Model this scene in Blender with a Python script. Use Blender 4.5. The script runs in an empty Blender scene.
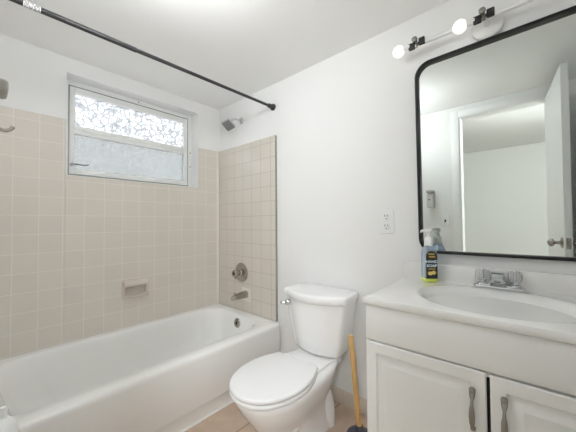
import bpy, bmesh, math, random
from mathutils import Vector, Matrix, Euler
random.seed(4)
D = bpy.data
SC = bpy.context.scene
COL = SC.collection
PI = math.pi

# ------------------------------------------------------------------ camera
F_PX = 277.58
CAM = Vector((2.1299, -1.4545, 1.0769))
YAW, PITCH, ROLL = 0.7302, 0.0222, -0.0072
fw = Vector((-math.sin(YAW) * math.cos(PITCH), math.cos(YAW) * math.cos(PITCH), math.sin(PITCH)))
rt = Vector((math.cos(YAW), math.sin(YAW), 0))
up = rt.cross(fw)
rt2 = rt * math.cos(ROLL) + up * math.sin(ROLL)
up2 = -rt * math.sin(ROLL) + up * math.cos(ROLL)
cd = D.cameras.new('camera')
cd.sensor_fit = 'HORIZONTAL'
cd.sensor_width = 36.0
cd.lens = F_PX / 576 * 36.0
cd.clip_start = 0.02
cam = D.objects.new('camera', cd)
COL.objects.link(cam)
cam.matrix_world = Matrix(((rt2.x, up2.x, -fw.x, CAM.x), (rt2.y, up2.y, -fw.y, CAM.y),
                           (rt2.z, up2.z, -fw.z, CAM.z), (0, 0, 0, 1)))
SC.camera = cam

# ------------------------------------------------------------------ world and light
SKY = 15.0
w = D.worlds.new('overcast_sky')
SC.world = w
w.use_nodes = True
bg = w.node_tree.nodes['Background']
bg.inputs['Color'].default_value = (0.95, 0.975, 1.0, 1)
bg.inputs['Strength'].default_value = SKY


def area(name, loc, direction, sx, sy, power, color=(1, 1, 1), portal=False):
    l = D.lights.new(name, 'AREA')
    l.shape = 'RECTANGLE'
    l.size, l.size_y = sx, sy
    l.energy = power
    l.color = color
    o = D.objects.new(name, l)
    COL.objects.link(o)
    o.location = loc
    o.rotation_euler = Vector(direction).to_track_quat('-Z', 'Y').to_euler()
    if portal:
        l.cycles.is_portal = True
    return o


area('window_daylight', (-0.165, -0.66, 1.69), (1, 0, 0), 0.86, 0.62, 0, portal=True)

SC.view_settings.view_transform = 'Standard'
SC.view_settings.look = 'None'
SC.view_settings.gamma = 1.0
SC.view_settings.use_curve_mapping = False
SC.view_settings.exposure = 0.26
SC.cycles.use_denoising = True
SC.cycles.max_bounces = 14
SC.cycles.diffuse_bounces = 8
SC.cycles.glossy_bounces = 6
SC.cycles.transparent_max_bounces = 12
SC.cycles.caustics_reflective = True
SC.cycles.blur_glossy = 0.5
SC.cycles.sample_clamp_indirect = 6.0
SC.cycles.caustics_refractive = False


# ------------------------------------------------------------------ materials
def lin(c):
    return tuple((v / 255 / 12.92) if v / 255 <= 0.04045 else ((v / 255 + 0.055) / 1.055) ** 2.4 for v in c) + (1,)


def new_mat(name):
    m = D.materials.new(name)
    m.use_nodes = True
    nt = m.node_tree
    return m, nt, nt.nodes['Principled BSDF'], nt.nodes['Material Output']


def N(nt, t, **kw):
    n = nt.nodes.new(t)
    for k, v in kw.items():
        setattr(n, k, v)
    return n


def L(nt, a, b):
    nt.links.new(a, b)


def MATH(nt, op, a, b=None):
    n = N(nt, 'ShaderNodeMath', operation=op)
    for i, v in enumerate((a, b)):
        if v is None:
            continue
        if isinstance(v, (int, float)):
            n.inputs[i].default_value = v
        else:
            L(nt, v, n.inputs[i])
    return n.outputs[0]


def simple(name, rgb, rough=0.5, metal=0.0, bump=0.0, bscale=60, var=0.0, vscale=3, coat=0.0, spec=0.5):
    m, nt, p, out = new_mat(name)
    p.inputs['Base Color'].default_value = lin(rgb)
    p.inputs['Roughness'].default_value = rough
    p.inputs['Metallic'].default_value = metal
    p.inputs['Specular IOR Level'].default_value = spec
    p.inputs['Coat Weight'].default_value = coat
    tc = N(nt, 'ShaderNodeTexCoord')
    nz = N(nt, 'ShaderNodeTexNoise')
    nz.inputs['Scale'].default_value = vscale
    nz.inputs['Detail'].default_value = 4
    L(nt, tc.outputs['Object'], nz.inputs['Vector'])
    mx = N(nt, 'ShaderNodeMix', data_type='RGBA')
    c = lin(rgb)
    mx.inputs[6].default_value = tuple(v * (1 - var) for v in c[:3]) + (1,)
    mx.inputs[7].default_value = tuple(min(1, v * (1 + var)) for v in c[:3]) + (1,)
    L(nt, nz.outputs['Fac'], mx.inputs[0])
    L(nt, mx.outputs[2], p.inputs['Base Color'])
    if bump:
        n2 = N(nt, 'ShaderNodeTexNoise')
        n2.inputs['Scale'].default_value = bscale
        n2.inputs['Detail'].default_value = 3
        L(nt, tc.outputs['Object'], n2.inputs['Vector'])
        b = N(nt, 'ShaderNodeBump')
        b.inputs['Strength'].default_value = bump
        b.inputs['Distance'].default_value = 0.002
        L(nt, n2.outputs['Fac'], b.inputs['Height'])
        L(nt, b.outputs['Normal'], p.inputs['Normal'])
    return m


def grid_tile(name, ua, va, uoff, voff, T, gw, tile_rgb, grout_rgb, rough=0.25, var=0.03, mottle=0.0, bump=0.25, wavy=0.03, Tv=None, spec=0.5):
    """square ceramic tile: grout grid on two object axes"""
    m, nt, p, out = new_mat(name)
    tc = N(nt, 'ShaderNodeTexCoord')
    sp = N(nt, 'ShaderNodeSeparateXYZ')
    L(nt, tc.outputs['Object'], sp.inputs[0])
    Tv = Tv or T

    def line(axis, off, t):
        u = MATH(nt, 'DIVIDE', MATH(nt, 'SUBTRACT', sp.outputs[axis], off), t)
        fr = MATH(nt, 'FRACT', u)
        d = MATH(nt, 'MULTIPLY', MATH(nt, 'MINIMUM', fr, MATH(nt, 'SUBTRACT', 1.0, fr)), t)
        ms = N(nt, 'ShaderNodeMapRange', interpolation_type='SMOOTHSTEP')
        L(nt, d, ms.inputs['Value'])
        ms.inputs['From Min'].default_value = gw * 0.35
        ms.inputs['From Max'].default_value = gw
        return ms.outputs[0], MATH(nt, 'FLOOR', u)
    a, ia = line(ua, uoff, T)
    b, ib = line(va, voff, Tv)
    mask = MATH(nt, 'MINIMUM', a, b)
    cv = N(nt, 'ShaderNodeCombineXYZ')
    L(nt, ia, cv.inputs[0])
    L(nt, ib, cv.inputs[1])
    wn = N(nt, 'ShaderNodeTexWhiteNoise', noise_dimensions='2D')
    L(nt, cv.outputs[0], wn.inputs['Vector'])
    c = lin(tile_rgb)
    mx = N(nt, 'ShaderNodeMix', data_type='RGBA')
    mx.inputs[6].default_value = tuple(v * (1 - var) for v in c[:3]) + (1,)
    mx.inputs[7].default_value = tuple(v * (1 + var) for v in c[:3]) + (1,)
    L(nt, wn.outputs['Value'], mx.inputs[0])
    col = mx.outputs[2]
    nz = N(nt, 'ShaderNodeTexNoise')
    nz.inputs['Scale'].default_value = 9
    nz.inputs['Detail'].default_value = 6
    L(nt, tc.outputs['Object'], nz.inputs['Vector'])
    if mottle:
        m2 = N(nt, 'ShaderNodeMix', data_type='RGBA', blend_type='MULTIPLY')
        cr = N(nt, 'ShaderNodeMapRange')
        L(nt, nz.outputs['Fac'], cr.inputs['Value'])
        cr.inputs['From Min'].default_value = 0.3
        cr.inputs['From Max'].default_value = 0.7
        cr.inputs['To Min'].default_value = 1 - mottle
        cr.inputs['To Max'].default_value = 1
        m2.inputs[0].default_value = 1
        L(nt, col, m2.inputs[6])
        L(nt, cr.outputs[0], m2.inputs[7])
        col = m2.outputs[2]
    fin = N(nt, 'ShaderNodeMix', data_type='RGBA')
    fin.inputs[6].default_value = lin(grout_rgb)
    L(nt, col, fin.inputs[7])
    L(nt, mask, fin.inputs[0])
    L(nt, fin.outputs[2], p.inputs['Base Color'])
    p.inputs['Specular IOR Level'].default_value = spec
    rr = N(nt, 'ShaderNodeMapRange')
    L(nt, mask, rr.inputs['Value'])
    rr.inputs['To Min'].default_value = 0.8
    rr.inputs['To Max'].default_value = rough
    L(nt, rr.outputs[0], p.inputs['Roughness'])
    hn = N(nt, 'ShaderNodeTexNoise')
    hn.inputs['Scale'].default_value = 14
    L(nt, tc.outputs['Object'], hn.inputs['Vector'])
    h = MATH(nt, 'ADD', mask, MATH(nt, 'MULTIPLY', hn.outputs['Fac'], wavy * 10))
    bp = N(nt, 'ShaderNodeBump')
    bp.inputs['Strength'].default_value = bump
    bp.inputs['Distance'].default_value = 0.002
    L(nt, h, bp.inputs['Height'])
    L(nt, bp.outputs['Normal'], p.inputs['Normal'])
    return m


def obscure_glass(name, scale, tint, lo, hi, mode):
    """patterned obscure pane: part clear transmission, part scattered"""
    m, nt, p, out = new_mat(name)
    nt.nodes.remove(p)
    tc = N(nt, 'ShaderNodeTexCoord')
    mp = N(nt, 'ShaderNodeMapping')
    L(nt, tc.outputs['Object'], mp.inputs[0])
    if mode == 'floral':
        vo = N(nt, 'ShaderNodeTexVoronoi', feature='DISTANCE_TO_EDGE')
        vo.inputs['Scale'].default_value = scale
        nz = N(nt, 'ShaderNodeTexNoise')
        nz.inputs['Scale'].default_value = scale * 0.8
        L(nt, mp.outputs[0], nz.inputs['Vector'])
        vm = N(nt, 'ShaderNodeVectorMath', operation='MULTIPLY_ADD')
        L(nt, nz.outputs['Color'], vm.inputs[0])
        vm.inputs[1].default_value = (0.05, 0.05, 0.05)
        L(nt, mp.outputs[0], vm.inputs[2])
        L(nt, vm.outputs[0], vo.inputs['Vector'])
        src = vo.outputs['Distance']
        rng = (0.0, 0.2)
    else:
        mp.inputs['Scale'].default_value = (1, 2.4, 0.6)
        vo = N(nt, 'ShaderNodeTexNoise')
        vo.inputs['Scale'].default_value = scale
        vo.inputs['Detail'].default_value = 5
        vo.inputs['Roughness'].default_value = 0.7
        L(nt, mp.outputs[0], vo.inputs['Vector'])
        src = vo.outputs['Fac']
        rng = (0.35, 0.65)
    mr = N(nt, 'ShaderNodeMapRange')
    L(nt, src, mr.inputs['Value'])
    mr.inputs['From Min'].default_value, mr.inputs['From Max'].default_value = rng
    mr.inputs['To Min'].default_value = lo
    mr.inputs['To Max'].default_value = hi
    col = N(nt, 'ShaderNodeMix', data_type='RGBA')
    col.inputs[6].default_value = (0, 0, 0, 1)
    col.inputs[7].default_value = tint + (1,)
    L(nt, mr.outputs[0], col.inputs[0])
    tr = N(nt, 'ShaderNodeBsdfTransparent')
    L(nt, col.outputs[2], tr.inputs['Color'])
    tl = N(nt, 'ShaderNodeBsdfTranslucent')
    tl.inputs['Color'].default_value = tint + (1,)
    gl = N(nt, 'ShaderNodeBsdfGlossy')
    gl.inputs['Roughness'].default_value = 0.15
    gl.inputs['Color'].default_value = (0.9, 0.92, 0.92, 1)
    m1 = N(nt, 'ShaderNodeMixShader')
    m1.inputs[0].default_value = 0.04
    L(nt, tr.outputs[0], m1.inputs[1])
    L(nt, tl.outputs[0], m1.inputs[2])
    m2 = N(nt, 'ShaderNodeMixShader')
    m2.inputs[0].default_value = 0.04
    L(nt, m1.outputs[0], m2.inputs[1])
    L(nt, gl.outputs[0], m2.inputs[2])
    L(nt, m2.outputs[0], out.inputs['Surface'])
    return m


def clear_plastic(name, rgb, fac=0.55, rough=0.08):
    m, nt, p, out = new_mat(name)
    p.inputs['Base Color'].default_value = lin(rgb)
    p.inputs['Roughness'].default_value = rough
    tr = N(nt, 'ShaderNodeBsdfTransparent')
    tr.inputs['Color'].default_value = lin(tuple(min(255, v + 12) for v in rgb))
    mx = N(nt, 'ShaderNodeMixShader')
    fr = N(nt, 'ShaderNodeFresnel')
    fr.inputs['IOR'].default_value = 1.4
    f = MATH(nt, 'MINIMUM', MATH(nt, 'ADD', MATH(nt, 'MULTIPLY', fr.outputs[0], 0.8), 1 - fac), 1.0)
    L(nt, f, mx.inputs[0])
    L(nt, tr.outputs[0], mx.inputs[1])
    L(nt, p.outputs[0], mx.inputs[2])
    L(nt, mx.outputs[0], out.inputs['Surface'])
    return m


def emissive(name, rgb, strength):
    m, nt, p, out = new_mat(name)
    p.inputs['Base Color'].default_value = lin(rgb)
    p.inputs['Roughness'].default_value = 0.2
    p.inputs['Emission Color'].default_value = lin(rgb)
    p.inputs['Emission Strength'].default_value = strength
    return m


def wood(name, a, b):
    m, nt, p, out = new_mat(name)
    tc = N(nt, 'ShaderNodeTexCoord')
    mp = N(nt, 'ShaderNodeMapping')
    mp.inputs['Scale'].default_value = (60, 60, 4)
    L(nt, tc.outputs['Object'], mp.inputs[0])
    nz = N(nt, 'ShaderNodeTexNoise')
    nz.inputs['Scale'].default_value = 3
    nz.inputs['Detail'].default_value = 5
    L(nt, mp.outputs[0], nz.inputs['Vector'])
    mx = N(nt, 'ShaderNodeMix', data_type='RGBA')
    mx.inputs[6].default_value = lin(a)
    mx.inputs[7].default_value = lin(b)
    L(nt, nz.outputs['Fac'], mx.inputs[0])
    L(nt, mx.outputs[2], p.inputs['Base Color'])
    p.inputs['Roughness'].default_value = 0.5
    return m


def printed_sleeve(name):
    m, nt, p, out = new_mat(name)
    tc = N(nt, 'ShaderNodeTexCoord')
    mp = N(nt, 'ShaderNodeMapping')
    mp.inputs['Scale'].default_value = (60, 160, 60)
    L(nt, tc.outputs['Object'], mp.inputs[0])
    vo = N(nt, 'ShaderNodeTexNoise')
    vo.inputs['Scale'].default_value = 2.2
    vo.inputs['Detail'].default_value = 2
    L(nt, mp.outputs[0], vo.inputs['Vector'])
    mr = N(nt, 'ShaderNodeMapRange')
    L(nt, vo.outputs['Fac'], mr.inputs['Value'])
    mr.inputs['From Min'].default_value = 0.47
    mr.inputs['From Max'].default_value = 0.53
    mx = N(nt, 'ShaderNodeMix', data_type='RGBA')
    mx.inputs[6].default_value = lin((150, 150, 152))
    mx.inputs[7].default_value = lin((232, 232, 230))
    L(nt, mr.outputs[0], mx.inputs[0])
    L(nt, mx.outputs[2], p.inputs['Base Color'])
    return m


M = {}
M['wall'] = simple('wall_paint', (237, 237, 236), 0.6, bump=0.25, bscale=45, var=0.01)
M['ceiling'] = simple('ceiling_paint', (247, 247, 246), 0.8, bump=0.3, bscale=60, var=0.01)
M['bed_wall'] = simple('bedroom_wall_paint', (224, 225, 223), 0.7, bump=0.1, var=0.01)
M['trim_white'] = simple('trim_gloss_white', (242, 243, 242), 0.35, var=0.01)
GR = 0.0026
M['tile_left'] = grid_tile('cream_wall_tile_left', 1, 2, -0.0348, 1.558, 0.108, GR, (222, 215, 206), (236, 231, 224), rough=0.5, var=0.018, bump=0.22)
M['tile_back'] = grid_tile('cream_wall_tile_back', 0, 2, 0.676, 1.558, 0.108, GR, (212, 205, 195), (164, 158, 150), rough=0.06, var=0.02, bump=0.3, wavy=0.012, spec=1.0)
M['tile_base'] = grid_tile('cream_base_tile', 0, 2, 1.265, -0.02, 0.155, GR, (208, 198, 186), (196, 188, 178), rough=0.3, var=0.03)
M['tile_patch'] = simple('white_patch_tile', (228, 224, 217), 0.2)
M['floor'] = grid_tile('tan_floor_tile', 0, 1, 0.959, -0.405, 0.28, 0.0045, (202, 179, 160), (142, 125, 110), rough=0.4, var=0.05, mottle=0.22, bump=0.3, Tv=0.42)
M['bed_floor'] = simple('bedroom_floor', (196, 186, 172), 0.6, var=0.1, vscale=8)
M['porcelain'] = simple('white_porcelain', (247, 247, 247), 0.13, coat=0.3, var=0.005)
M['enamel'] = simple('white_tub_enamel', (243, 243, 241), 0.2, coat=0.2, var=0.01)
M['seat'] = simple('white_toilet_seat_plastic', (246, 246, 247), 0.25)
M['caulk'] = simple('white_caulk', (238, 237, 234), 0.5)
M['marble'] = simple('white_cultured_marble', (235, 234, 232), 0.16, coat=0.3, var=0.01)
M['cab'] = simple('white_cabinet_thermofoil', (238, 238, 236), 0.4, var=0.01, bump=0.04, bscale=90)
M['dark'] = simple('dark_cabinet_gap', (38, 34, 30), 0.8)
M['chrome'] = simple('chrome', (214, 216, 218), 0.09, metal=1.0)
M['nickel'] = simple('brushed_nickel', (176, 170, 162), 0.27, metal=1.0)
M['pewter'] = simple('pewter_pull', (150, 145, 140), 0.36, metal=1.0, var=0.1, vscale=60)
M['nozzle'] = simple('grey_nozzle_face', (124, 125, 126), 0.5, var=0.25, vscale=200)
M['black'] = simple('matte_black_metal', (34, 34, 35), 0.42, var=0.05)
M['rodblack'] = simple('black_curtain_rod', (52, 52, 53), 0.35, var=0.05)
M['sleeve'] = printed_sleeve('printed_paper_sleeve')
M['mirror'] = simple('mirror_silver', (224, 229, 226), 0.0, metal=1.0)
M['plastic'] = simple('white_plastic', (236, 237, 236), 0.35)
M['slot'] = simple('dark_slot', (60, 58, 56), 0.7)
M['grey'] = simple('grey_plastic', (168, 166, 160), 0.5)
M['lgrey'] = simple('light_grey_plastic', (206, 206, 202), 0.5)
M['tile_edge_shade'] = simple('grey_tile_edge_side_shade', (150, 147, 141), 0.8)  # shade on the tile panel's side put into the colour
M['globe'] = emissive('opal_glass_globe', (255, 253, 249), 0.9)
M['lamp'] = emissive('bathroom_fill_lamp_glass', (250, 253, 255), 34.0)  # added lamp out of view, brightens the bathroom
M['lamp2'] = emissive('bedroom_fill_lamp_glass', (250, 253, 255), 95.0)  # added lamp out of view, sends frontal fill through the doorway
M['lightwhite'] = simple('white_fixture_enamel', (238, 238, 236), 0.3)
M['alu'] = simple('white_aluminium_frame', (240, 241, 240), 0.35, var=0.02)
M['alu_grey'] = simple('grey_aluminium_track', (150, 151, 150), 0.4, metal=0.3)
M['glass_up'] = obscure_glass('floral_obscure_glass', 26, (0.96, 0.98, 1.0), 0.13, 0.33, 'floral')
M['glass_lo'] = obscure_glass('rain_obscure_glass', 90, (0.95, 0.97, 0.965), 0.13, 0.21, 'rain')
M['acrylic'] = clear_plastic('clear_acrylic', (246, 247, 247), 0.8, 0.05)
M['soapclear'] = clear_plastic('pale_blue_clear_bottle', (226, 236, 251), 0.72, 0.1)
M['soapgreen'] = simple('lime_soap_liquid', (214, 226, 96), 0.3)
M['soaplabel'] = simple('black_soap_label', (30, 32, 36), 0.4)
M['gold'] = simple('gold_print', (222, 182, 84), 0.5)
M['lemon'] = simple('pale_lemon_print', (240, 226, 150), 0.5)
M['white_print'] = simple('white_print', (214, 226, 236), 0.5)
M['rubber'] = simple('dark_rubber', (66, 70, 80), 0.55)
M['woodh'] = wood('pale_wood_handle', (214, 176, 116), (184, 140, 82))
M['chip'] = simple('bare_fibreboard', (168, 138, 108), 0.8)


# ------------------------------------------------------------------ geometry helpers
def add_to(bm, t):
    me = D.meshes.new('tmp')
    t.to_mesh(me)
    t.free()
    bm.from_mesh(me)
    D.meshes.remove(me)


def box(bm, x0, x1, y0, y1, z0, z1, bev=0.0, seg=2, mtx=None):
    t = bmesh.new()
    bmesh.ops.create_cube(t, size=1.0)
    for v in t.verts:
        v.co = Vector((x0 + (v.co.x + .5) * (x1 - x0), y0 + (v.co.y + .5) * (y1 - y0), z0 + (v.co.z + .5) * (z1 - z0)))
    if bev:
        bmesh.ops.bevel(t, geom=list(t.edges), offset=bev, segments=seg, profile=0.5, affect='EDGES')
    if mtx:
        t.transform(mtx)
    add_to(bm, t)
    return bm


def loft(bm, rings, cap0=True, cap1=True, mtx=None):
    t = bmesh.new()
    vs = [[t.verts.new(Vector(p)) for p in r] for r in rings]
    n = len(vs[0])
    for a, b in zip(vs[:-1], vs[1:]):
        for i in range(n):
            j = (i + 1) % n
            t.faces.new((a[i], a[j], b[j], b[i]))
    if cap0:
        t.faces.new(list(reversed(vs[0])))
    if cap1:
        t.faces.new(vs[-1])
    bmesh.ops.recalc_face_normals(t, faces=list(t.faces))
    if mtx:
        t.transform(mtx)
    add_to(bm, t)
    return bm


def lathe(bm, prof, n=32, mtx=None):
    """profile [(r, z)] about local z"""
    rings = [[(max(r, 1e-5) * math.cos(2 * PI * i / n), max(r, 1e-5) * math.sin(2 * PI * i / n), z) for i in range(n)] for r, z in prof]
    return loft(bm, rings, True, True, mtx)


def tube(bm, pts, rad, n=16, mtx=None):
    pts = [Vector(p) for p in pts]
    if not isinstance(rad, (list, tuple)):
        rad = [rad] * len(pts)
    rings = []
    prev = None
    for i, p in enumerate(pts):
        d = (pts[min(i + 1, len(pts) - 1)] - pts[max(i - 1, 0)]).normalized()
        if prev is None:
            a = Vector((0, 0, 1)) if abs(d.z) < .9 else Vector((1, 0, 0))
            u = d.cross(a).normalized()
        else:
            u = (prev - d * prev.dot(d)).normalized()
        prev = u
        v = d.cross(u)
        rings.append([p + (u * math.cos(2 * PI * k / n) + v * math.sin(2 * PI * k / n)) * rad[i] for k in range(n)])
    return loft(bm, rings, True, True, mtx)


def spline(pts, k=8):
    pts = [Vector(p) for p in pts]
    out = []
    for i in range(len(pts) - 1):
        p0, p1, p2, p3 = pts[max(i - 1, 0)], pts[i], pts[i + 1], pts[min(i + 2, len(pts) - 1)]
        for j in range(k):
            t = j / k
            out.append(0.5 * ((2 * p1) + (p2 - p0) * t + (2 * p0 - 5 * p1 + 4 * p2 - p3) * t * t + (3 * p1 - p0 - 3 * p2 + p3) * t ** 3))
    out.append(pts[-1])
    return out


def rrect(x0, x1, y0, y1, r, k=8):
    """rounded rectangle outline, 4*(k+1) points, counter-clockwise"""
    out = []
    for cx, cy, a0 in ((x1 - r, y1 - r, 0), (x0 + r, y1 - r, 90), (x0 + r, y0 + r, 180), (x1 - r, y0 + r, 270)):
        for i in range(k + 1):
            a = math.radians(a0 + 90 * i / k)
            out.append((cx + r * math.cos(a), cy + r * math.sin(a)))
    return out


def prism(bm, outline, z0, z1, bev=0.0, seg=3, mtx=None):
    """outline in xy extruded over z, top/bottom edges rounded"""
    c = Vector((sum(p[0] for p in outline) / len(outline), sum(p[1] for p in outline) / len(outline)))

    def inset(d):
        n = len(outline)
        res = []
        for i in range(n):
            a, b, e = Vector(outline[i - 1]), Vector(outline[i]), Vector(outline[(i + 1) % n])
            t = (e - a).normalized()
            nrm = Vector((-t.y, t.x))
            res.append(b + nrm * d)
        return res
    rings = []
    steps = seg if bev else 0
    if bev:
        for s in range(steps + 1):
            a = PI / 2 * s / steps
            rings.append([(p.x, p.y, z0 + bev - bev * math.cos(a)) for p in inset(bev * (1 - math.sin(a)))])
        for s in range(steps + 1):
            a = PI / 2 * s / steps
            rings.append([(p.x, p.y, z1 - bev + bev * math.sin(a)) for p in inset(bev * (1 - math.cos(a)))])
    else:
        rings = [[(p[0], p[1], z0) for p in outline], [(p[0], p[1], z1) for p in outline]]
    return loft(bm, rings, True, True, mtx)


def obj(name, bm, m, parent=None, angle=35):
    me = D.meshes.new(name)
    bm.to_mesh(me)
    bm.free()
    for p in me.polygons:
        p.use_smooth = True
    me.set_sharp_from_angle(angle=math.radians(angle))
    me.materials.append(M[m] if isinstance(m, str) else m)
    o = D.objects.new(name, me)
    COL.objects.link(o)
    if parent:
        o.parent = parent
    return o


def struct(name, bm, m, parent=None):
    o = obj(name, bm, m, parent)
    if not parent:
        o['kind'] = 'structure'
    return o


def thing(name, label, cat, loc=(0, 0, 0), rot=(0, 0, 0), group=None):
    o = D.objects.new(name, None)
    o.empty_display_size = 0.05
    COL.objects.link(o)
    o.location = loc
    o.rotation_euler = rot
    tag(o, label, cat, group)
    return o


def tag(o, label, cat, group=None):
    o['label'] = label
    o['category'] = cat
    if group:
        o['group'] = group
    return o


B = bmesh.new
RX90 = Matrix.Rotation(PI / 2, 4, 'X')      # local z -> -y (out of the back wall)
RY90 = Matrix.Rotation(PI / 2, 4, 'Y')      # local z -> +x (out of the left wall)


def T(x, y, z):
    return Matrix.Translation((x, y, z))


# ------------------------------------------------------------------ room shell
H = 2.103
YF = -1.515          # inner face of the door wall
XR = 2.43            # inner face of the right wall
WY0, WY1, WZ0, WZ1 = -1.1016, -0.2159, 1.373, 2.008
DX0, DX1, DZ = 1.612, 2.195, 2.0
struct('floor', box(B(), -0.2, XR + 0.15, YF - 0.06, 0.15, -0.1, 0.0), 'floor')
struct('ceiling', box(B(), -0.2, XR + 0.15, YF - 0.12, 0.15, H, H + 0.1), 'ceiling')
bm = B()
box(bm, -0.17, 0, YF - 0.12, WY0, 0, H)
box(bm, -0.17, 0, WY1, 0.12, 0, H)
box(bm, -0.17, 0, WY0, WY1, 0, WZ0)
box(bm, -0.17, 0, WY0, WY1, WZ1, H)
struct('wall_left', bm, 'wall')
struct('wall_back', box(B(), 0, XR, 0, 0.12, 0, H), 'wall')
struct('wall_right', box(B(), XR, XR + 0.12, YF - 0.12, 0.12, 0, H), 'wall')
bm = B()
box(bm, 0, DX0, YF - 0.11, YF, 0, H)
box(bm, DX1, XR, YF - 0.11, YF, 0, H)
box(bm, DX0, DX1, YF - 0.11, YF, DZ, H)
struct('wall_front', bm, 'wall')

# tiled surround
TT = 1.7144
bm = B()
box(bm, 0, 0.006, YF + 0.001, WY0, 0.355, TT, 0.002, 1)
box(bm, 0, 0.006, WY1, -0.001, 0.355, TT, 0.002, 1)
box(bm, 0, 0.006, WY0, WY1, 0.355, WZ0, 0.0, 1)
struct('trim_1', bm, 'tile_left')
struct('trim_2', box(B(), 0.0065, 0.7196, -0.02, 0.0, 0.355, TT, 0.005, 3), 'tile_back')
struct('trim_3', box(B(), 0.34, 0.445, -0.0225, -0.0195, 0.452, 0.557, 0.001, 1), 'tile_patch')
struct('trim_5', box(B(), 0.7197, 0.7225, -0.0175, 0.0, 0.362, TT - 0.002), 'tile_edge_shade')  # thin strip painted grey as the shaded right side of the panel
struct('trim_6', tube(B(), [(0.0075, -0.0215, 0.362), (0.0075, -0.0215, TT)], 0.0055, 8), 'caulk')
struct('baseboard_back', box(B(), 0.79, XR, -0.009, 0, 0, 0.086, 0.003, 2), 'tile_base')

# door casing and jamb lining
bm = B()
cw = 0.058
box(bm, DX0 - cw, DX0, YF, YF + 0.014, 0, DZ + cw, 0.004)
box(bm, DX1, DX1 + cw, YF, YF + 0.014, 0, DZ + cw, 0.004)
box(bm, DX0, DX1, YF, YF + 0.014, DZ, DZ + cw, 0.004)
box(bm, DX0, DX0 + 0.012, YF - 0.118, YF + 0.001, 0, DZ)
box(bm, DX0, DX1, YF - 0.118, YF + 0.001, DZ - 0.003, DZ)
struct('trim_4', bm, 'trim_white')

# open door leaf, hinged on the right jamb and swung into the bathroom
dr = D.objects.new('door_1', None)
COL.objects.link(dr)
dr['kind'] = 'structure'
dr.location = (2.196, YF + 0.02, 0)
dr.rotation_euler = (0, 0, math.radians(-5.2))
DW, DT = 0.615, 0.035
struct('door_leaf', box(B(), 0.0, DT, 0.0, DW, 0.012, DZ - 0.004, 0.002), 'trim_white', dr)


def door_knob(side):
    b = B()
    x = 0.0 if side < 0 else DT
    m = T(x, DW - 0.062, 0.925) @ Matrix.Rotation(side * PI / 2, 4, 'Y')
    lathe(b, [(0.0, 0), (0.033, 0), (0.033, 0.004), (0.026, 0.009), (0.012, 0.012), (0.009, 0.03), (0.012, 0.036),
              (0.022, 0.042), (0.026, 0.05), (0.024, 0.058), (0.015, 0.066), (0.006, 0.07), (0.0, 0.071)], 28, m)
    return obj('door_knob', b, 'nickel', dr)


door_knob(-1)
door_knob(1)
bm = B()
box(bm, 0.006, DT - 0.006, DW, DW + 0.002, 0.892, 0.958, 0.0008)
lathe(bm, [(0.0, 0), (0.009, 0), (0.008, 0.01), (0, 0.011)], 14, T(DT / 2, DW + 0.001, 0.925) @ Matrix.Rotation(-PI / 2, 4, 'X'))
obj('latch_plate', bm, 'nickel', dr)

# bedroom behind the door
BH, BY = 2.3, -4.85
bx0, bx1 = -0.3, 4.0
struct('floor_bedroom', box(B(), bx0 - .1, bx1 + .1, BY - .1, YF - 0.06, -0.1, 0.0), 'bed_floor')
struct('ceiling_bedroom', box(B(), bx0 - .1, bx1 + .1, BY - .1, YF - 0.11, BH, BH + 0.1), 'bed_wall')
struct('wall_bedroom_far', box(B(), bx0 - .1, bx1 + .1, BY - .1, BY, 0, BH), 'bed_wall')
struct('wall_bedroom_left', box(B(), bx0 - .1, bx0, BY, YF - 0.11, 0, BH), 'bed_wall')
struct('wall_bedroom_right', box(B(), bx1, bx1 + 0.1, BY, YF - 0.11, 0, BH), 'bed_wall')
bm = B()
box(bm, bx0, DX0, YF - 0.115, YF - 0.11, 0, BH)
box(bm, DX1, bx1, YF - 0.115, YF - 0.11, 0, BH)
box(bm, DX0, DX1, YF - 0.115, YF - 0.11, DZ, BH)
box(bm, XR + 0.12, bx1, YF - 0.11, YF, 0, BH)
struct('wall_bedroom_near', bm, 'bed_wall')

# ------------------------------------------------------------------ window
wn = D.objects.new('window_1', None)
COL.objects.link(wn)
wn['kind'] = 'structure'
wn.location = (-0.1, WY0, WZ0)
WW, WH = WY1 - WY0, WZ1 - WZ0      # local y 0..WW, z 0..WH, local x = world x + 0.1


def ring_frame(b, y0, y1, z0, z1, x0, x1, wl, wr, wb, wt, bev=0.002):
    box(b, x0, x1, y0, y0 + wl, z0, z1, bev)
    box(b, x0, x1, y1 - wr, y1, z0, z1, bev)
    box(b, x0, x1, y0 + wl, y1 - wr, z0, z0 + wb, bev)
    box(b, x0, x1, y0 + wl, y1 - wr, z1 - wt, z1, bev)


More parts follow.
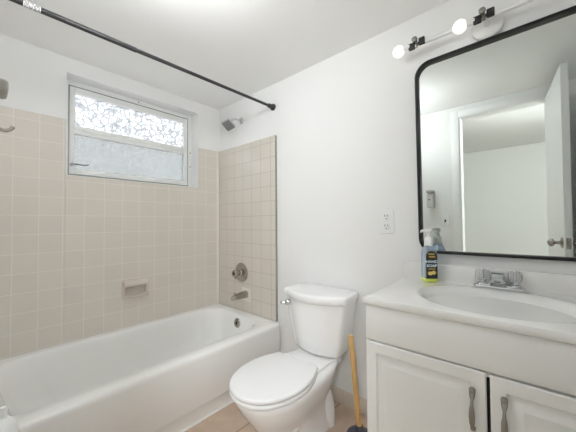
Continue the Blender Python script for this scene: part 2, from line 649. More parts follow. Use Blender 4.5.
bm = B()
ring_frame(bm, 0, WW, 0, WH, -0.05, 0.0, 0.026, 0.034, 0.018, 0.03)
obj('window_frame', bm, 'alu', wn)
bm = B()   # grey tracks showing between frame and sashes
box(bm, -0.045, -0.006, 0.026, 0.034, 0.018, WH - .03)
box(bm, -0.045, -0.006, WW - 0.042, WW - 0.034, 0.018, WH - .03)
box(bm, -0.045, -0.006, 0.026, WW - .034, 0.018, 0.026)
box(bm, -0.045, -0.006, 0.026, WW - .034, WH - 0.038, WH - 0.03)
obj('window_track', bm, 'alu_grey', wn)
ZM = 0.316
sash = {}
for nm, z0, z1, g in (('upper', ZM, WH - 0.038, 'glass_up'), ('lower', 0.026, ZM, 'glass_lo')):
    b = B()
    ring_frame(b, 0.034, WW - 0.042, z0, z1, -0.035, 0.002, 0.027, 0.032, 0.028 if nm == 'upper' else 0.036, 0.042 if nm == 'upper' else 0.026, 0.003)
    s = obj('sash', b, 'alu', wn)
    sash[nm] = s
    b = B()
    box(b, -0.02, -0.016, 0.05, WW - 0.06, z0 + 0.015, z1 - 0.015)
    obj('pane', b, g, s)
bm = B()
tube(bm, [(0.004, 0.045, 0.085), (0.02, 0.06, 0.088), (0.026, 0.12, 0.086), (0.026, 0.135, 0.094)], [0.005, 0.005, 0.0042, 0.0042], 10)
lathe(bm, [(0, 0), (0.01, 0), (0.01, 0.012), (0, 0.012)], 12, T(0.002, 0.045, 0.085) @ RY90)
obj('operator_handle', bm, 'alu_grey', wn)
for y, z in ((WW - 0.015, 0.19), (WW - 0.015, 0.31), (0.012, 0.31), (0.45, WH - 0.014), (0.45, 0.009)):
    b = B()
    lathe(b, [(0, 0), (0.0045, 0), (0.004, 0.002), (0, 0.002)], 10, T(0.0, y, z) @ RY90)
    obj('screw', b, 'slot', wn)

# ------------------------------------------------------------------ bathtub
tub = thing('bathtub', 'white enamelled alcove bathtub below the window', 'bathtub', (0.38, -0.76, 0))


def trr(x0, x1, y0, y1, r, z):
    return [(p[0] - 0.38, p[1] + 0.76, z) for p in rrect(x0, x1, y0, y1, r, 10)]


X0, X1, Y0, Y1 = 0.0065, 0.762, YF + 0.001, -0.021
rings = []
for d, z in ((0.014, 0.0), (0.014, 0.083), (0.011, 0.0865), (0.002, 0.089), (0.0, 0.095), (0.0, 0.335), (0.002, 0.347), (0.007, 0.356), (0.016, 0.361)):
    rings.append(trr(X0, X1 - d, Y0, Y1, 0.004, z))
ix0, ix1, iy0, iy1 = 0.052, 0.676, -1.44, -0.085
for d, z, r in ((0, 0.3605, .15), (0.004, 0.3585, .15), (0.010, 0.352, .15), (0.016, 0.34, .15), (0.024, 0.30, .15), (0.032, 0.24, .15), (0.045, 0.15, .15)):
    rings.append(trr(ix0 + d, ix1 - d, iy0 + d * 2.4, iy1 - d, r, z))
for d, z, r in ((0.062, 0.10, .14), (0.085, 0.075, .12), (0.12, 0.062, .09)):
    rings.append(trr(ix0 + d, ix1 - d, iy0 + d * 2.3, iy1 - d, r, z))
bm = B()
loft(bm, rings, True, True)
obj('tub_body', bm, 'enamel', tub, 50)
bm = B()
tube(bm, [(X1 - 0.012 - 0.38, Y0 + 0.76, 0.003), (X1 - 0.012 - 0.38, Y1 + 0.76, 0.003)], 0.006, 8)
obj('floor_caulk', bm, 'caulk', tub)
ov = B()
mo = T(0.392 - 0.38, -0.107 + 0.76, 0.302) @ Matrix.Rotation(math.radians(-8), 4, 'X') @ RX90
lathe(ov, [(0, -0.02), (0.036, -0.02), (0.036, 0.004), (0.033, 0.008), (0.02, 0.0095), (0, 0.01)], 28, mo)
op = obj('overflow_plate', ov, 'nickel', tub)
bm = B()
box(bm, -0.004, 0.004, -0.012, 0.012, 0.009, 0.017, 0.001, 1, mo)
for a in (-0.022, 0.022):
    lathe(bm, [(0, .006), (0.004, .006), (0.003, 0.0115), (0, 0.0115)], 10, mo @ T(0, a, 0))
obj('overflow_lever', bm, 'slot', op)

# ------------------------------------------------------------------ tub fittings
t = thing('tub_valve', 'round brushed nickel valve handle on the tiled end wall', 'shower valve', (0.335, -0.02, 0.672))
lathe(b := B(), [(0, 0), (0.077, 0), (0.077, 0.004), (0.07, 0.009), (0.04, 0.013), (0, 0.014)], 40, RX90)
obj('escutcheon', b, 'nickel', t)
b = B()
lathe(b, [(0.03, 0.01), (0.03, 0.02), (0.022, 0.026), (0.02, 0.05), (0.027, 0.055), (0.028, 0.075), (0.024, 0.08), (0, 0.08)], 32, RX90)
box(b, -0.007, 0.007, -0.068, -0.056, -0.045, 0.0, 0.003)
h = obj('handle', b, 'nickel', t)
lathe(b := B(), [(0, 0.079), (0.012, 0.079), (0.011, 0.082), (0, 0.082)], 20, RX90)
obj('button', b, 'slot', h)

t = thing('tub_spout', 'brushed nickel tub spout over the tub on a white square tile', 'tub spout', (0.392, -0.022, 0.506))
b = B()
rings = []
for s, hw, zt, zb in ((0.0, 0.027, 0.028, -0.028), (0.012, 0.027, 0.028, -0.028), (0.05, 0.024, 0.024, -0.026), (0.10, 0.021, 0.016, -0.026), (0.128, 0.019, 0.009, -0.027), (0.136, 0.016, 0.003, -0.026)):
    rings.append([(p[0], -s, p[1]) for p in rrect(-hw, hw, zb, zt, min(hw, (zt - zb) / 2) * 0.75, 5)])
loft(b, rings)
obj('spout_body', b, 'nickel', t)
b = B()
lathe(b, [(0.0, 0), (0.006, 0), (0.006, 0.012), (0.008, 0.014), (0.008, 0.02), (0, 0.021)], 14, T(0, -0.112, 0.012))
obj('diverter_knob', b, 'nickel', t)

t = thing('shower_head', 'chrome square shower head on a bent arm above the tiled panel', 'shower head', (0.309, 0, 1.924))
lathe(b := B(), [(0, 0), (0.03, 0), (0.03, 0.003), (0.022, 0.009), (0.012, 0.013), (0, 0.014)], 28, RX90)
obj('wall_flange', b, 'chrome', t)
arm = spline([(0, -0.005, 0), (0, -0.05, 0.0), (0, -0.085, -0.012), (0, -0.108, -0.036)], 6)
obj('shower_arm', tube(B(), arm, 0.0085, 14), 'chrome', t)
hm = T(0, -0.105, -0.034) @ Matrix.Rotation(math.radians(38), 4, 'X') @ Matrix.Rotation(PI, 4, 'X')
hm = T(-0.002, -0.106, -0.034) @ Matrix.Rotation(math.radians(-38), 4, 'X') @ Matrix.Rotation(math.radians(-16), 4, 'Y')
b = B()
lathe(b, [(0, 0.004), (0.013, 0.004), (0.016, -0.004), (0.013, -0.012), (0.012, -0.018), (0.02, -0.026), (0, -0.027)], 20, hm)
rings = []
for s, z in ((0.02, -0.024), (0.034, -0.032), (0.043, -0.042), (0.043, -0.054), (0.040, -0.057)):
    rings.append([(p[0], p[1], z) for p in rrect(-s, s, -s, s, s * 0.3, 5)])
loft(b, rings, True, True, hm)
hd = obj('spray_head', b, 'chrome', t)
b = B()
rings = [[(p[0], p[1], z) for p in rrect(-s, s, -s, s, s * 0.28, 5)] for s, z in ((0.037, -0.054), (0.037, -0.0585), (0.035, -0.0595))]
loft(b, rings, True, True, hm)
for i in range(-3, 4):
    for j in range(-3, 4):
        if (i + j) % 2 == 0:
            lathe(b, [(0, -0.059), (0.0022, -0.059), (0.0016, -0.062), (0, -0.062)], 6, hm @ T(i * 0.0095, j * 0.0095, 0))
obj('nozzle_face', b, 'nozzle', hd)

t = thing('soap_dish', 'cream ceramic soap dish set in the tiled wall above the tub', 'soap dish', (0.006, -0.709, 0.555))
b = B()
w2 = 0.083
# back plate, open tray and hooded top
plate = [(0.0, p[0], p[1]) for p in rrect(-w2, w2, 0.0, 0.128, 0.015, 5)]
rings = []
for d, x in ((0.0, 0.0), (0.0, 0.008), (0.004, 0.013), (0.014, 0.014), (0.018, 0.010), (0.02, 0.004)):
    rings.append([(x, p[0], p[1]) for p in rrect(-w2 + d, w2 - d, d, 0.128 - d, 0.014, 5)])
loft(b, rings, True, True)
obj('dish_plate', b, 'tile_soap' if 'tile_soap' in M else simple('cream_ceramic', (214, 205, 194), 0.2), t)
cer = t.children[0].data.materials[0]
b = B()
hood = [(0.0, 0.128), (0.026, 0.122), (0.04, 0.108), (0.042, 0.094), (0.036, 0.086), (0.012, 0.090), (0.0, 0.092)]
rings = [[(x * sc, y, 0.105 + (z - 0.105) * (0.9 if sc < 1 else 1)) for x, z in hood] for y, sc in ((-w2 + .002, 0.75), (-w2 + 0.008, 1), (w2 - 0.008, 1), (w2 - .002, 0.75))]
loft(b, rings)
obj('grab_bar', b, cer, t)
b = B()
tray = [(0.0, 0.004), (0.036, 0.004), (0.046, 0.012), (0.047, 0.026), (0.042, 0.03), (0.037, 0.022), (0.03, 0.016), (0.0, 0.014)]
rings = [[(x * sc, y, z) for x, z in tray] for y, sc in ((-w2 + .002, 0.6), (-w2 + 0.014, 1), (w2 - 0.014, 1), (w2 - .002, 0.6))]
loft(b, rings)
obj('tray', b, cer, t)

# ------------------------------------------------------------------ curtain rod
t = thing('curtain_rod', 'long black tension curtain rod running across above the bathtub', 'curtain rod', (0.69, 0, 1.922))
R90 = Matrix.Rotation(PI / 2, 4, 'X')
obj('inner_rod', tube(B(), [(0, -0.01, 0.008), (0, -1.0, -0.001)], 0.0095, 20), 'rodblack', t)
obj('outer_rod', tube(B(), [(0, -0.95, -0.0005), (0, -1.50, -0.004)], 0.0115, 20), 'rodblack', t)
b = B()
lathe(b, [(0, 0), (0.024, 0), (0.025, 0.006), (0.022, 0.014), (0.02, 0.02), (0.0165, 0.024), (0.0155, 0.05), (0.011, 0.052), (0, 0.052)], 28, T(0, 0, 0.008) @ RX90)
obj('end_cap', b, 'rodblack', t)
b = B()
lathe(b, [(0, 0), (0.024, 0), (0.025, 0.006), (0.022, 0.014), (0.015, 0.022), (0, 0.023)], 28, T(0, YF, -0.004) @ Matrix.Rotation(-PI / 2, 4, 'X'))
obj('end_cap', b, 'rodblack', t)
obj('paper_sleeve', tube(B(), [(0, -1.300, -0.003), (0, -1.350, -0.003)], 0.0125, 20), 'sleeve', t)['label'] = 'white printed paper sleeve'

# ------------------------------------------------------------------ toilet
tl = thing('toilet', 'white two piece toilet with closed lid between bathtub and vanity', 'toilet', (1.178, 0, 0), (0, 0, math.radians(1.8)))


def egg(a, yf, yb, yc, z, n=48, p=2.2, pb=None):
    out = []
    for i in range(n):
        th = 2 * PI * i / n
        c, s = math.cos(th), math.sin(th)
        pp = p if s < 0 else (pb or p)
        x = a * (abs(c) ** (2 / pp)) * (1 if c >= 0 else -1)
        y = (yb - yc if s >= 0 else yc - yf) * (abs(s) ** (2 / pp)) * (1 if s >= 0 else -1)
        out.append((x, yc + y, z))
    return out


b = B()
prof = [(0.122, -0.61, -0.10, -0.34, 0.0), (0.122, -0.61, -0.10, -0.34, 0.02), (0.113, -0.60, -0.11, -0.34, 0.04), (0.110, -0.595, -0.12, -0.36, 0.10), (0.121, -0.618, -0.12, -0.40, 0.15),
        (0.143, -0.655, -0.12, -0.44, 0.20), (0.160, -0.688, -0.10, -0.47, 0.25), (0.169, -0.708, -0.08, -0.49, 0.29), (0.171, -0.713, -0.07, -0.50, 0.312), (0.167, -0.708, -0.075, -0.50, 0.322), (0.15, -0.69, -0.1, -0.5, 0.325)]
loft(b, [egg(*q, pb=2.8) for q in prof])
obj('bowl', b, 'porcelain', tl, 60)
b = B()
prism(b, rrect(-0.12, 0.12, -0.36, -0.05, 0.05, 6), 0.285, 0.335, 0.012)
obj('tank_deck', b, 'porcelain', tl)
for s in (-1, 1):
    b = B()
    tw = spline([(s * 0.06, -0.50, 0.10), (s * 0.075, -0.45, 0.19), (s * 0.082, -0.35, 0.235), (s * 0.084, -0.25, 0.20), (s * 0.082, -0.20, 0.11), (s * 0.08, -0.19, 0.0)], 8)
    tube(b, tw, 0.046, 18)
    obj('trapway', b, 'porcelain', tl)
    b = B()
    lathe(b, [(0, 0), (0.016, 0), (0.016, 0.008), (0.01, 0.018), (0, 0.021)], 18, T(s * 0.128, -0.33, 0.018))
    obj('bolt_cap', b, 'porcelain', tl)


def seat_outline(g=0.0, yb=-0.335, hb=0.125):
    pts = []
    n = 40
    yc = -0.515
    for i in range(n + 1):
        th = -0.19 * PI + (1.38 * PI) * i / n      # sweep from right hinge through the front to left hinge
        th = PI * 0.19 - (1.38 * PI) * i / n
        c, s = math.cos(th), math.sin(th)
        x = (0.175 + g) * (abs(c) ** 0.93) * (1 if c >= 0 else -1)
        y = yc + ((0.222 + g) * s if s < 0 else (0.235 + g) * s)
        pts.append((x, y))
    pts.append((-hb, yb))
    pts.append((hb, yb))
    # enforce counter-clockwise
    a = sum(pts[i][0] * pts[(i + 1) % len(pts)][1] - pts[(i + 1) % len(pts)][0] * pts[i][1] for i in range(len(pts)))
    return pts if a > 0 else pts[::-1]


b = B()
prism(b, seat_outline(-0.001), 0.3265, 0.3435, 0.006)
obj('seat', b, 'seat', tl)
b = B()
prism(b, seat_outline(0.0), 0.3465, 0.368, 0.009, 4)
obj('seat_lid', b, 'seat', tl)
for s in (-1, 1):
    obj('hinge', box(B(), s * 0.085 - 0.022, s * 0.085 + 0.022, -0.345, -0.315, 0.33, 0.362, 0.008, 3), 'seat', tl)


def tank_sec(hb, hf, yb, yf, bow, z, r=0.03, k=14):
    """D-shaped tank outline: straight back, slightly bowed front"""
    pts = []
    for i in range(k + 1):
        u = -1 + 2 * i / k
        pts.append((u * (hf - r), yf - bow * (1 - u * u)))
    for i in range(1, 6):
        a = -PI / 2 + PI / 2 * i / 6
        pts.append((hf - r + r * math.cos(a), yf + r + r * math.sin(a)))
    pts.append((hf, yf + r))
    for i in range(0, 6):
        a = PI / 2 * i / 5
        pts.append((hb - 0.015 + 0.015 * math.cos(a), yb - 0.015 + 0.015 * math.sin(a)))
    for i in range(0, 6):
        a = PI / 2 + PI / 2 * i / 5
        pts.append((-hb + 0.015 + 0.015 * math.cos(a), yb - 0.015 + 0.015 * math.sin(a)))
    pts.append((-hf, yf + r))
    for i in range(1, 6):
        a = PI + PI / 2 * i / 6
        pts.append((-hf + r + r * math.cos(a), yf + r + r * math.sin(a)))
    return [(p[0], p[1], z) for p in pts]


b = B()
secs = [(0.12, 0.125, -0.05, -0.165, 0.02, 0.338), (0.138, 0.145, -0.035, -0.18, 0.03, 0.346), (0.147, 0.155, -0.03, -0.187, 0.036, 0.362), (0.158, 0.167, -0.027, -0.192, 0.042, 0.42),
        (0.170, 0.180, -0.025, -0.198, 0.05, 0.50), (0.180, 0.191, -0.024, -0.203, 0.056, 0.58), (0.187, 0.199, -0.024, -0.206, 0.06, 0.648)]
loft(b, [tank_sec(*s) for s in secs])
obj('tank', b, 'porcelain', tl, 55)
b = B()
secs = [(0.189, 0.203, -0.022, -0.209, 0.062, 0.640), (0.195, 0.210, -0.018, -0.215, 0.065, 0.644), (0.197, 0.212, -0.017, -0.217, 0.066, 0.672), (0.195, 0.210, -0.019, -0.215, 0.065, 0.680),
        (0.189, 0.204, -0.025, -0.209, 0.063, 0.6845), (0.178, 0.192, -0.035, -0.20, 0.06, 0.686)]
loft(b, [tank_sec(*s) for s in secs])
obj('tank_lid', b, 'porcelain', tl, 60)
b = B()
mt = T(-0.146, -0.242, 0.612)
lathe(b, [(0, -0.02), (0.017, -0.02), (0.017, 0.006), (0.013, 0.011), (0.011, 0.018), (0, 0.019)], 24, mt @ Matrix.Rotation(math.radians(-12), 4, 'Z') @ RX90)
tube(b, spline([(-0.146, -0.26, 0.612), (-0.159, -0.268, 0.611), (-0.176, -0.268, 0.609)], 5), [0.008] * 5 + [0.0095] * 5 + [0.009], 12)
obj('flush_lever', b, 'chrome', tl)['label'] = 'chrome flush lever'

# ------------------------------------------------------------------ plunger
t = thing('plunger', 'toilet plunger with pale wooden handle and dark rubber cup by the vanity', 'plunger', (1.497, -0.262, 0))
b = B()
lathe(b, [(0.0, 0.106), (0.03, 0.104), (0.055, 0.093), (0.070, 0.065), (0.076, 0.025), (0.073, 0.0), (0.067, 0.0), (0.064, 0.03), (0.045, 0.065), (0.0, 0.08)], 32)
lathe(b, [(0.02, 0.085), (0.019, 0.125), (0.017, 0.132), (0, 0.132)], 20)
obj('rubber_cup', b, 'rubber', t)
b = B()
tube(b, [(0, 0, 0.12), (-0.045, 0.012, 0.525), (-0.0455, 0.012, 0.53)], [0.0128, 0.0128, 0.010], 18)
obj('handle', b, 'woodh', t)

# ------------------------------------------------------------------ vanity
TH = math.radians(2.0)
VP = (1.657, -0.507, 0)
ZC = 0.803
VW = 0.731
VD = 0.478
van = thing('vanity_cabinet', 'white two door vanity cabinet under the sink top', 'cabinet', VP, (0, 0, TH))
b = B()
box(b, 0.002, 0.018, 0.016, VD - 0.01, 0.0, 0.776, 0.001)
box(b, VW - 0.018, VW - 0.002, 0.016, VD - 0.01, 0.0, 0.776, 0.001)
box(b, 0.018, VW - 0.018, VD - 0.02, VD - 0.01, 0.06, 0.70)
box(b, 0.018, VW - 0.018, 0.022, VD - 0.02, 0.08, 0.095)
box(b, 0.018, VW - 0.018, 0.07, 0.082, 0.0, 0.08)
box(b, 0.018, VW - 0.018, 0.018, 0.034, 0.63, 0.66)
box(b, 0.018, VW - 0.018, 0.018, 0.034, 0.75, 0.776)
obj('cabinet_box', b, 'cab', van)
b = B()
box(b, 0.002, VW - 0.002, 0.0, 0.016, 0.652, 0.7755, 0.003, 2)
obj('false_drawer_front', b, 'cab', van)


def door_mesh(x0, x1, z0, z1):
    """raised panel door facing -y: rounded slab with a routed groove and lifted centre panel"""
    bb = B()
    prof = [(0.0, 0.017), (0.0, 0.003), (0.003, 0.0), (0.036, 0.0), (0.0385, 0.003), (0.041, 0.0085), (0.046, 0.009), (0.066, 0.0025), (0.069, 0.001), (0.074, 0.001)]
    rings = []
    for d, y in prof:
        rings.append([(x0 + d, y, z0 + d), (x1 - d, y, z0 + d), (x1 - d, y, z1 - d), (x0 + d, y, z1 - d)])
    loft(bb, rings)
    return bb


def pull_mesh(x, z):
    """bow pull: round rosette, thin neck, leaf-shaped grip, round foot"""
    bb = B()
    path = [(-0.004, 0.0, 0.008, 0.010), (-0.010, -0.010, 0.007, 0.006), (-0.018, -0.020, 0.0036, 0.004), (-0.022, -0.030, 0.0042, 0.0045), (-0.025, -0.046, 0.0068, 0.005),
            (-0.026, -0.062, 0.0075, 0.005), (-0.024, -0.080, 0.0064, 0.0045), (-0.020, -0.092, 0.0046, 0.004), (-0.012, -0.102, 0.0064, 0.006), (-0.004, -0.108, 0.006, 0.008)]
    rings = []
    m = 14
    for py, pz, wd, tk in path:
        rings.append([(x + wd * math.cos(2 * PI * k / m), py - tk * 0.5 * math.sin(2 * PI * k / m), z + pz) for k in range(m)])
    loft(bb, rings)
    lathe(bb, [(0, -0.001), (0.0082, -0.001), (0.0085, 0.006), (0.0065, 0.011), (0, 0.0125)], 20, T(x, 0, z + 0.003) @ RX90)
    lathe(bb, [(0, -0.001), (0.0068, -0.001), (0.0068, 0.006), (0.0045, 0.01), (0, 0.011)], 18, T(x, 0, z - 0.105) @ RX90)
    return bb


d1 = obj('door', door_mesh(0.001, 0.3575, 0.10, 0.6465), 'cab', van)
obj('pull_handle', pull_mesh(0.325, 0.586), 'pewter', d1)
d2 = obj('door', door_mesh(0.3665, 0.73, 0.098, 0.644), 'cab', van)
obj('pull_handle', pull_mesh(0.398, 0.586), 'pewter', d2)
b = B()
box(b, 0.34, 0.385, 0.019, 0.022, 0.10, 0.64)
obj('dark_gap', b, 'dark', van)
b = B()
box(b, 0.3535, 0.3575, 0.0165, 0.0185, 0.62, 0.6465, 0.001, 1)
box(b, 0.3575, 0.378, 0.0165, 0.0185, 0.645, 0.650, 0.001, 1)
obj('worn_edge', b, 'chip', van)['label'] = 'worn brown edge where the coating has peeled'

# one-piece top with basin and backsplash
top = thing('sink_top', 'white one piece sink top with oval basin and backsplash on the vanity', 'sink', (VP[0], VP[1], 0), (0, 0, TH))
n = 72
CX, CY = 0.366, 0.219


def sq_ring(x0, x1, y0, y1, z):
    out = []
    for i in range(n):
        th = 2 * PI * i / n
        c, s = math.cos(th), math.sin(th)
        hx = (x1 - CX) if c > 0 else (CX - x0)
        hy = (y1 - CY) if s > 0 else (CY - y0)
        k = min(hx / max(abs(c), 1e-6), hy / max(abs(s), 1e-6))
        out.append((CX + c * k, CY + s * k, z))
    # snap nearest samples to the four corners
    for cx, cy in ((x0, y0), (x1, y0), (x0, y1), (x1, y1)):
        j = min(range(n), key=lambda q: (out[q][0] - cx) ** 2 + (out[q][1] - cy) ** 2)
        out[j] = (cx, cy, z)
    return out


def oval(a, bq, z, dy=0.0):
    return [(CX + a * math.cos(2 * PI * i / n), CY + dy + bq * math.sin(2 * PI * i / n), z) for i in range(n)]


b = B()
SPF = 0.4625
rings = [sq_ring(-0.004, VW + 0.004, -0.006, SPF + 0.001, 0.7775), sq_ring(-0.006, VW + 0.006, -0.008, SPF + 0.001, 0.780), sq_ring(-0.006, VW + 0.006, -0.008, SPF + 0.001, 0.796),
         sq_ring(-0.003, VW + 0.003, -0.005, SPF, 0.8015), sq_ring(0.002, VW - 0.002, 0.0, SPF - 0.001, ZC)]
rings += [oval(0.262, 0.204, 0.803), oval(0.254, 0.197, 0.8045), oval(0.244, 0.19, 0.8045), oval(0.234, 0.182, 0.802), oval(0.222, 0.172, 0.796),
          oval(0.208, 0.16, 0.782), oval(0.19, 0.146, 0.758), oval(0.16, 0.122, 0.73), oval(0.12, 0.09, 0.71), oval(0.07, 0.05, 0.70), oval(0.03, 0.03, 0.697)]
loft(b, rings)
obj('counter_with_basin', b, 'marble', top, 40)
b = B()
box(b, -0.006, VW + 0.006, SPF, VD, 0.778, 0.879, 0.004, 3)
obj('backsplash', b, 'marble', top)
b = B()
lathe(b, [(0, 0.698), (0.021, 0.698), (0.023, 0.700), (0.02, 0.702), (0.014, 0.699), (0, 0.699)], 24, T(CX, CY, 0))
obj('drain_ring', b, 'chrome', top)

# faucet
fx, fy = 0.369, 0.433
fc = thing('faucet', 'chrome two handle faucet with clear acrylic knobs at the basin', 'faucet', Vector(VP) + Vector((fx * math.cos(TH) - fy * math.sin(TH), fx * math.sin(TH) + fy * math.cos(TH), ZC + 0.002)), (0, 0, TH))
b = B()
prism(b, rrect(-0.083, 0.083, -0.026, 0.026, 0.018, 6), 0.0, 0.012, 0.004)
prism(b, rrect(-0.074, 0.074, -0.021, 0.021, 0.016, 6), 0.011, 0.017, 0.003)
obj('base_plate', b, 'chrome', fc)
for s in (-1, 1):
    b = B()
    lathe(b, [(0, 0.015), (0.019, 0.015), (0.018, 0.02), (0.012, 0.024), (0.011, 0.03), (0, 0.031)], 22, T(s * 0.052, 0, 0))
    kb = obj('handle_stem', b, 'chrome', fc)
    b = B()
    m = 20
    rings = []
    for r, z in ((0.012, 0.029), (0.02, 0.034), (0.0235, 0.042), (0.0235, 0.062), (0.021, 0.070), (0.014, 0.073)):
        rings.append([(s * 0.052 + r * (1 + (0.07 if i % 2 else -0.05)) * math.cos(2 * PI * i / m), r * (1 + (0.07 if i % 2 else -0.05)) * math.sin(2 * PI * i / m), z) for i in range(m)])
    loft(b, rings)
    kn = obj('acrylic_knob', b, 'acrylic', kb, 20)
    b = B()
    lathe(b, [(0, 0.03), (0.006, 0.03), (0.006, 0.071), (0.011, 0.073), (0.01, 0.076), (0, 0.076)], 16, T(s * 0.052, 0, 0))
    obj('knob_core', b, 'chrome', kb)
b = B()
rings = []
for y, wb, wt, zb, zt in ((0.020, 0.027, 0.020, 0.014, 0.060), (0.016, 0.029, 0.022, 0.014, 0.064), (-0.022, 0.029, 0.022, 0.014, 0.066), (-0.034, 0.028, 0.021, 0.020, 0.062), (-0.056, 0.026, 0.020, 0.030, 0.054), (-0.066, 0.024, 0.018, 0.032, 0.048)):
    c = 0.003
    rings.append([(-wb + c, y, zb), (wb - c, y, zb), (wb, y, zb + c), (wt, y, zt - c), (wt - c, y, zt), (-wt + c, y, zt), (-wt, y, zt - c), (-wb, y, zb + c)])
loft(b, rings)
spt = obj('spout', b, 'chrome', fc)
obj('aerator_slot', box(B(), -0.011, 0.011, -0.0665, -0.060, 0.0345, 0.0395, 0.001, 1), 'slot', spt)

# soap bottle
sx, sy = 0.119, 0.423
sp_loc = Vector(VP) + Vector((sx * math.cos(TH) - sy * math.sin(TH), sx * math.sin(TH) + sy * math.cos(TH), ZC + 0.0005))
sb = thing('soap_bottle', 'clear foaming hand soap bottle with black label and white pump on the sink top', 'soap bottle', sp_loc, (0, 0, math.radians(36)))
sb.scale = (1.14, 1.14, 1.02)
# local: label face looks towards -y
b = B()
HS = 0.0245
rings = [[(p[0], p[1], z) for p in rrect(-s, s, -s, s, s * 0.45, 6)] for s, z in ((0.021, 0.0), (0.0238, 0.003), (HS, 0.008), (HS, 0.118), (0.0235, 0.134), (0.0205, 0.147), (0.0165, 0.153), (0.016, 0.160))]
loft(b, rings)
body = obj('bottle', b, 'soapclear', sb)
b = B()
rings = [[(p[0], p[1], z) for p in rrect(-s, s, -s, s, s * 0.45, 6)] for s, z in ((0.0215, 0.0005), (0.0244, 0.0032), (0.02505, 0.008), (0.02505, 0.016), (0.02, 0.017))]
loft(b, rings)
obj('soap_liquid', b, 'soapgreen', sb)['label'] = 'lime green band of soap at the bottom'
b = B()
lw = 0.0212
lab = [(-lw, 0.017), (lw, 0.017), (lw, 0.116)] + [(lw * math.cos(PI * i / 12), 0.116 + 0.022 * math.sin(PI * i / 12)) for i in range(1, 12)] + [(-lw, 0.116)]
loft(b, [[(p[0], -HS - 0.0002, p[1]) for p in lab], [(p[0], -HS - 0.0009, p[1]) for p in lab]])
lb = obj('label', b, 'soaplabel', sb)


def text_mesh(name, body_txt, size, loc, mat, parent, bold=0.0):
    cu = D.curves.new(name, 'FONT')
    cu.body = body_txt
    cu.size = size
    cu.align_x = 'CENTER'
    cu.extrude = 0.0002
    cu.offset = bold
    o = D.objects.new(name, cu)
    COL.objects.link(o)
    bpy.context.view_layer.update()
    me = D.meshes.new_from_object(o.evaluated_get(bpy.context.evaluated_depsgraph_get()))
    D.objects.remove(o)
    D.curves.remove(cu)
    me.transform(T(*loc) @ RX90)
    me.materials.clear()
    me.materials.append(M[mat])
    r = D.objects.new(name, me)
    COL.objects.link(r)
    r.parent = parent
    return r


FY = -HS - 0.0012
text_mesh('lettering', 'HAND', 0.0155, (0, FY, 0.086), 'white_print', lb, 0.0006)
text_mesh('lettering', 'SOAP', 0.0155, (0, FY, 0.068), 'white_print', lb, 0.0006)
b = B()
for cx, cz, amp, ph in ((-0.002, 0.124, 0.0032, 0.0), (0.001, 0.112, 0.0036, 1.0)):
    pts = [(cx - 0.012 + 0.024 * i / 24, FY, cz + amp * math.sin(ph + i * 0.95)) for i in range(25)]
    obj('gold_script', tube(B(), pts, [0.0013] * 25, 6), 'gold', lb)
obj('gold_rule', box(B(), -0.013, 0.013, FY - 0.0002, FY + 0.0003, 0.0575, 0.0605), 'gold', lb)
b = B()
for cx, cz in ((-0.0065, 0.040), (0.0065, 0.043)):
    lathe(b, [(0, 0), (0.0088, 0), (0.0088, 0.0006), (0, 0.0006)], 20, T(cx, FY + 0.0006, cz) @ RX90)
obj('lemon_slice', b, 'gold', lb)
b = B()
for cx, cz in ((-0.0065, 0.040), (0.0065, 0.043)):
    for k in range(7):
        a = 2 * PI * k / 7
        lathe(b, [(0, 0), (0.0023, 0), (0, 0.0004)], 8, T(cx + 0.0046 * math.cos(a), FY - 0.0002, cz + 0.0046 * math.sin(a)) @ RX90)
obj('lemon_segment', b, 'lemon', lb)
b = B()
lathe(b, [(0.0, 0.158), (0.0172, 0.158), (0.0172, 0.184), (0.0155, 0.19), (0.012, 0.196), (0.009, 0.199), (0.009, 0.213), (0.0125, 0.216), (0.0135, 0.222), (0.013, 0.231), (0.010, 0.234), (0, 0.235)], 28)
rings = []
for y, hw, z0, z1 in ((0.0, 0.0085, 0.219, 0.233), (-0.018, 0.0075, 0.220, 0.2325), (-0.029, 0.006, 0.2195, 0.230), (-0.034, 0.005, 0.217, 0.226)):
    rings.append([(p[0], y, p[1]) for p in rrect(-hw, hw, z0, z1, 0.004, 4)])
loft(b, rings, True, True, Matrix.Rotation(math.radians(-75), 4, 'Z'))
obj('pump', b, 'plastic', sb)['label'] = 'white foam pump'

# ------------------------------------------------------------------ mirror
mw, mh = 0.625, 0.921
mi = thing('wall_mirror', 'large mirror with rounded corners and thin black frame above the sink', 'mirror', (1.702 + mw / 2, -0.002, 0.9265), (math.radians(0.45), math.radians(-0.35), 0))
b = B()
rings = []
for d, y in ((0.0, 0.0), (0.0, -0.022), (0.002, -0.025), (0.004, -0.0255), (0.0055, -0.0235), (0.007, -0.0255), (0.009, -0.0255), (0.0105, -0.0235), (0.012, -0.025), (0.0128, -0.0225), (0.0128, -0.004)):
    rings.append([(p[0], y, p[1]) for p in rrect(-mw / 2 + d, mw / 2 - d, d, mh - d, 0.07 - d, 10)])
loft(b, rings, True, False)
obj('frame', b, 'black', mi, 30)
b = B()
d = 0.0125
loft(b, [[(p[0], y, p[1]) for p in rrect(-mw / 2 + d, mw / 2 - d, d, mh - d, 0.07 - d, 10)] for y in (-0.003, -0.006)])
obj('mirror_glass', b, 'mirror', mi, 30)

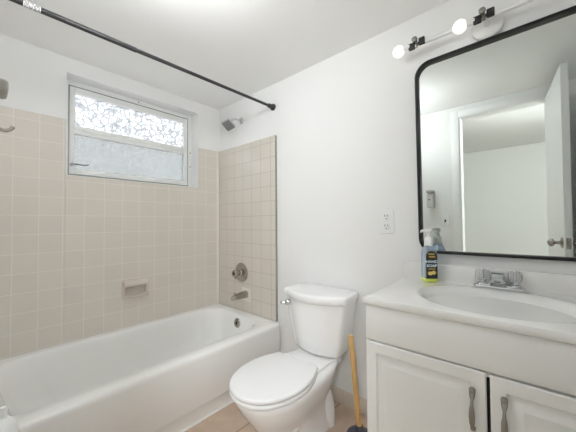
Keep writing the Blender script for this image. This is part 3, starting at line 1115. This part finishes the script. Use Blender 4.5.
# ------------------------------------------------------------------ vanity light
vl = thing('vanity_light', 'white bar light with round globes and black brackets above the mirror', 'wall light', (1.99, 0, 1.908))
b = B()
lathe(b, [(0, 0), (0.055, 0), (0.057, 0.004), (0.056, 0.02), (0.048, 0.026), (0, 0.028)], 40, RX90)
obj('canopy', b, 'lightwhite', vl)
b = B()
tube(b, [(-0.262, -0.07, 0.008), (0.36, -0.07, 0.002)], 0.009, 16)
tube(b, [(0.0, -0.015, 0.0), (0.0, -0.07, 0.004)], 0.011, 14)
obj('bar', b, 'lightwhite', vl)
for hx in (-0.266, -0.005):
    b = B()
    box(b, hx - 0.036, hx - 0.008, -0.088, -0.072, -0.012, 0.018, 0.003)
    box(b, hx + 0.010, hx + 0.036, -0.088, -0.072, -0.004, 0.028, 0.003)
    box(b, hx - 0.02, hx + 0.02, -0.084, -0.076, 0.002, 0.014, 0.002)
    br = obj('bracket', b, 'black', vl)
    b = B()
    lathe(b, [(0, 0), (0.007, 0), (0.007, 0.016), (0.012, 0.018), (0.012, 0.026), (0.009, 0.028), (0, 0.028)], 20, T(hx - 0.002, -0.084, 0.018) @ RX90)
    box(b, hx - 0.005, hx + 0.007, -0.093, -0.083, -0.014, 0.010, 0.003)
    obj('thumb_screw', b, 'pewter', br)
    b = B()
    tube(b, [(hx - 0.03, -0.078, 0.006), (hx - 0.062, -0.078, 0.008)], 0.012, 16)
    obj('globe_arm', b, 'lightwhite', vl)
    b = B()
    g = T(hx - 0.085, -0.078, 0.006)
    lathe(b, [(0.027 * math.sin(PI * i / 14), -0.027 * math.cos(PI * i / 14)) for i in range(15)], 24, g)
    obj('globe', b, 'globe', vl)

# ------------------------------------------------------------------ outlet, switch, wall dispenser
ou = thing('wall_outlet', 'white duplex outlet plate on the wall beside the mirror', 'outlet', (1.535, 0, 1.076))
b = B()
prism(b, rrect(-0.040, 0.040, -0.064, 0.064, 0.006, 4), 0.0, 0.007, 0.003, 3, RX90)
obj('cover_plate', b, 'plastic', ou)
for z in (0.026, -0.026):
    b = B()
    prism(b, rrect(-0.017, 0.017, -0.019, 0.019, 0.012, 6), 0.006, 0.0095, 0.001, 2, T(0, 0, z) @ RX90)
    rc = obj('receptacle', b, 'plastic', ou)
    b = B()
    box(b, -0.0085, -0.0055, -0.0100, -0.0092, z + 0.000, z + 0.011)
    box(b, 0.0055, 0.0085, -0.0100, -0.0092, z + 0.001, z + 0.010)
    lathe(b, [(0, 0.0092), (0.0032, 0.0092), (0.0032, 0.01), (0, 0.01)], 10, T(0, 0, z - 0.010) @ RX90)
    obj('slot', b, 'slot', rc)

sw = thing('light_switch', 'white switch plate on the door wall, seen in the mirror', 'light switch', (1.487, YF, 1.055), (0, 0, PI))
b = B()
prism(b, rrect(-0.036, 0.036, -0.056, 0.056, 0.005, 4), 0.0, 0.006, 0.0025, 3, RX90)
obj('cover_plate', b, 'plastic', sw)
b = B()
box(b, -0.0065, 0.0065, -0.0075, -0.005, -0.013, 0.013, 0.001)
box(b, -0.004, 0.004, -0.017, -0.006, 0.0, 0.009, 0.001)
obj('toggle', b, 'slot', sw)

ds = thing('wall_dispenser', 'white wall dispenser with grey top and metal hook at the left picture edge', 'dispenser', (1.375, YF, 1.182))
b = B()
box(b, -0.026, 0.026, 0.0, 0.08, 0.0, 0.138, 0.006, 3)
obj('body', b, 'lgrey', ds)
b = B()
box(b, -0.028, 0.028, 0.0, 0.096, 0.141, 0.165, 0.006, 3)
obj('cap', b, 'grey', ds)
b = B()
tube(b, spline([(0.0, 0.08, 0.078), (0.0, 0.092, 0.074), (0.0, 0.10, 0.078), (0.0, 0.104, 0.084)], 5), 0.0035, 10)
obj('hook', b, 'nickel', ds)

cn = thing('brush_canister', 'white slim canister with rounded shoulder and small cap at lower left edge', 'canister', (1.3, -1.443, 0))
b = B()
lathe(b, [(0, 0), (0.055, 0), (0.056, 0.004), (0.052, 0.3), (0.051, 0.645), (0.048, 0.66), (0.038, 0.673), (0.02, 0.681), (0, 0.682)], 40)
obj('body', b, 'plastic', cn)
b = B()
lathe(b, [(0.006, 0.672), (0.006, 0.694), (0.005, 0.698), (0, 0.699)], 24, T(0.0, 0.028, 0))
obj('cap', b, 'plastic', cn)

# added unseen fill lamps: an opal globe in the bathroom, another in the bedroom
def fill_lamp(label, loc, r, drop, mat):
    lp = thing('fill_lamp', label, 'ceiling lamp', loc)
    b = B()
    lathe(b, [(0, 0), (0.055, 0), (0.055, -0.012), (0.02, -0.02), (0.012, -0.02), (0.012, -drop + r * 0.9), (0.03, -drop + r * 0.93), (0, -drop + r * 0.93)], 32)
    obj('fill_lamp_stem', b, 'lightwhite', lp)
    b = B()
    lathe(b, [(r * math.sin(PI * i / 18), -drop - r * math.cos(PI * i / 18)) for i in range(19)], 32)
    obj('fill_lamp_globe', b, mat, lp)


fill_lamp('added opal globe fill lamp hanging under the bathroom ceiling in front of the bathtub', (1.25, -1.05, H), 0.08, 0.165, 'lamp')
fill_lamp('added opal globe fill lamp hanging in the bedroom beyond the door', (2.52, -2.25, BH), 0.14, 0.40, 'lamp2')
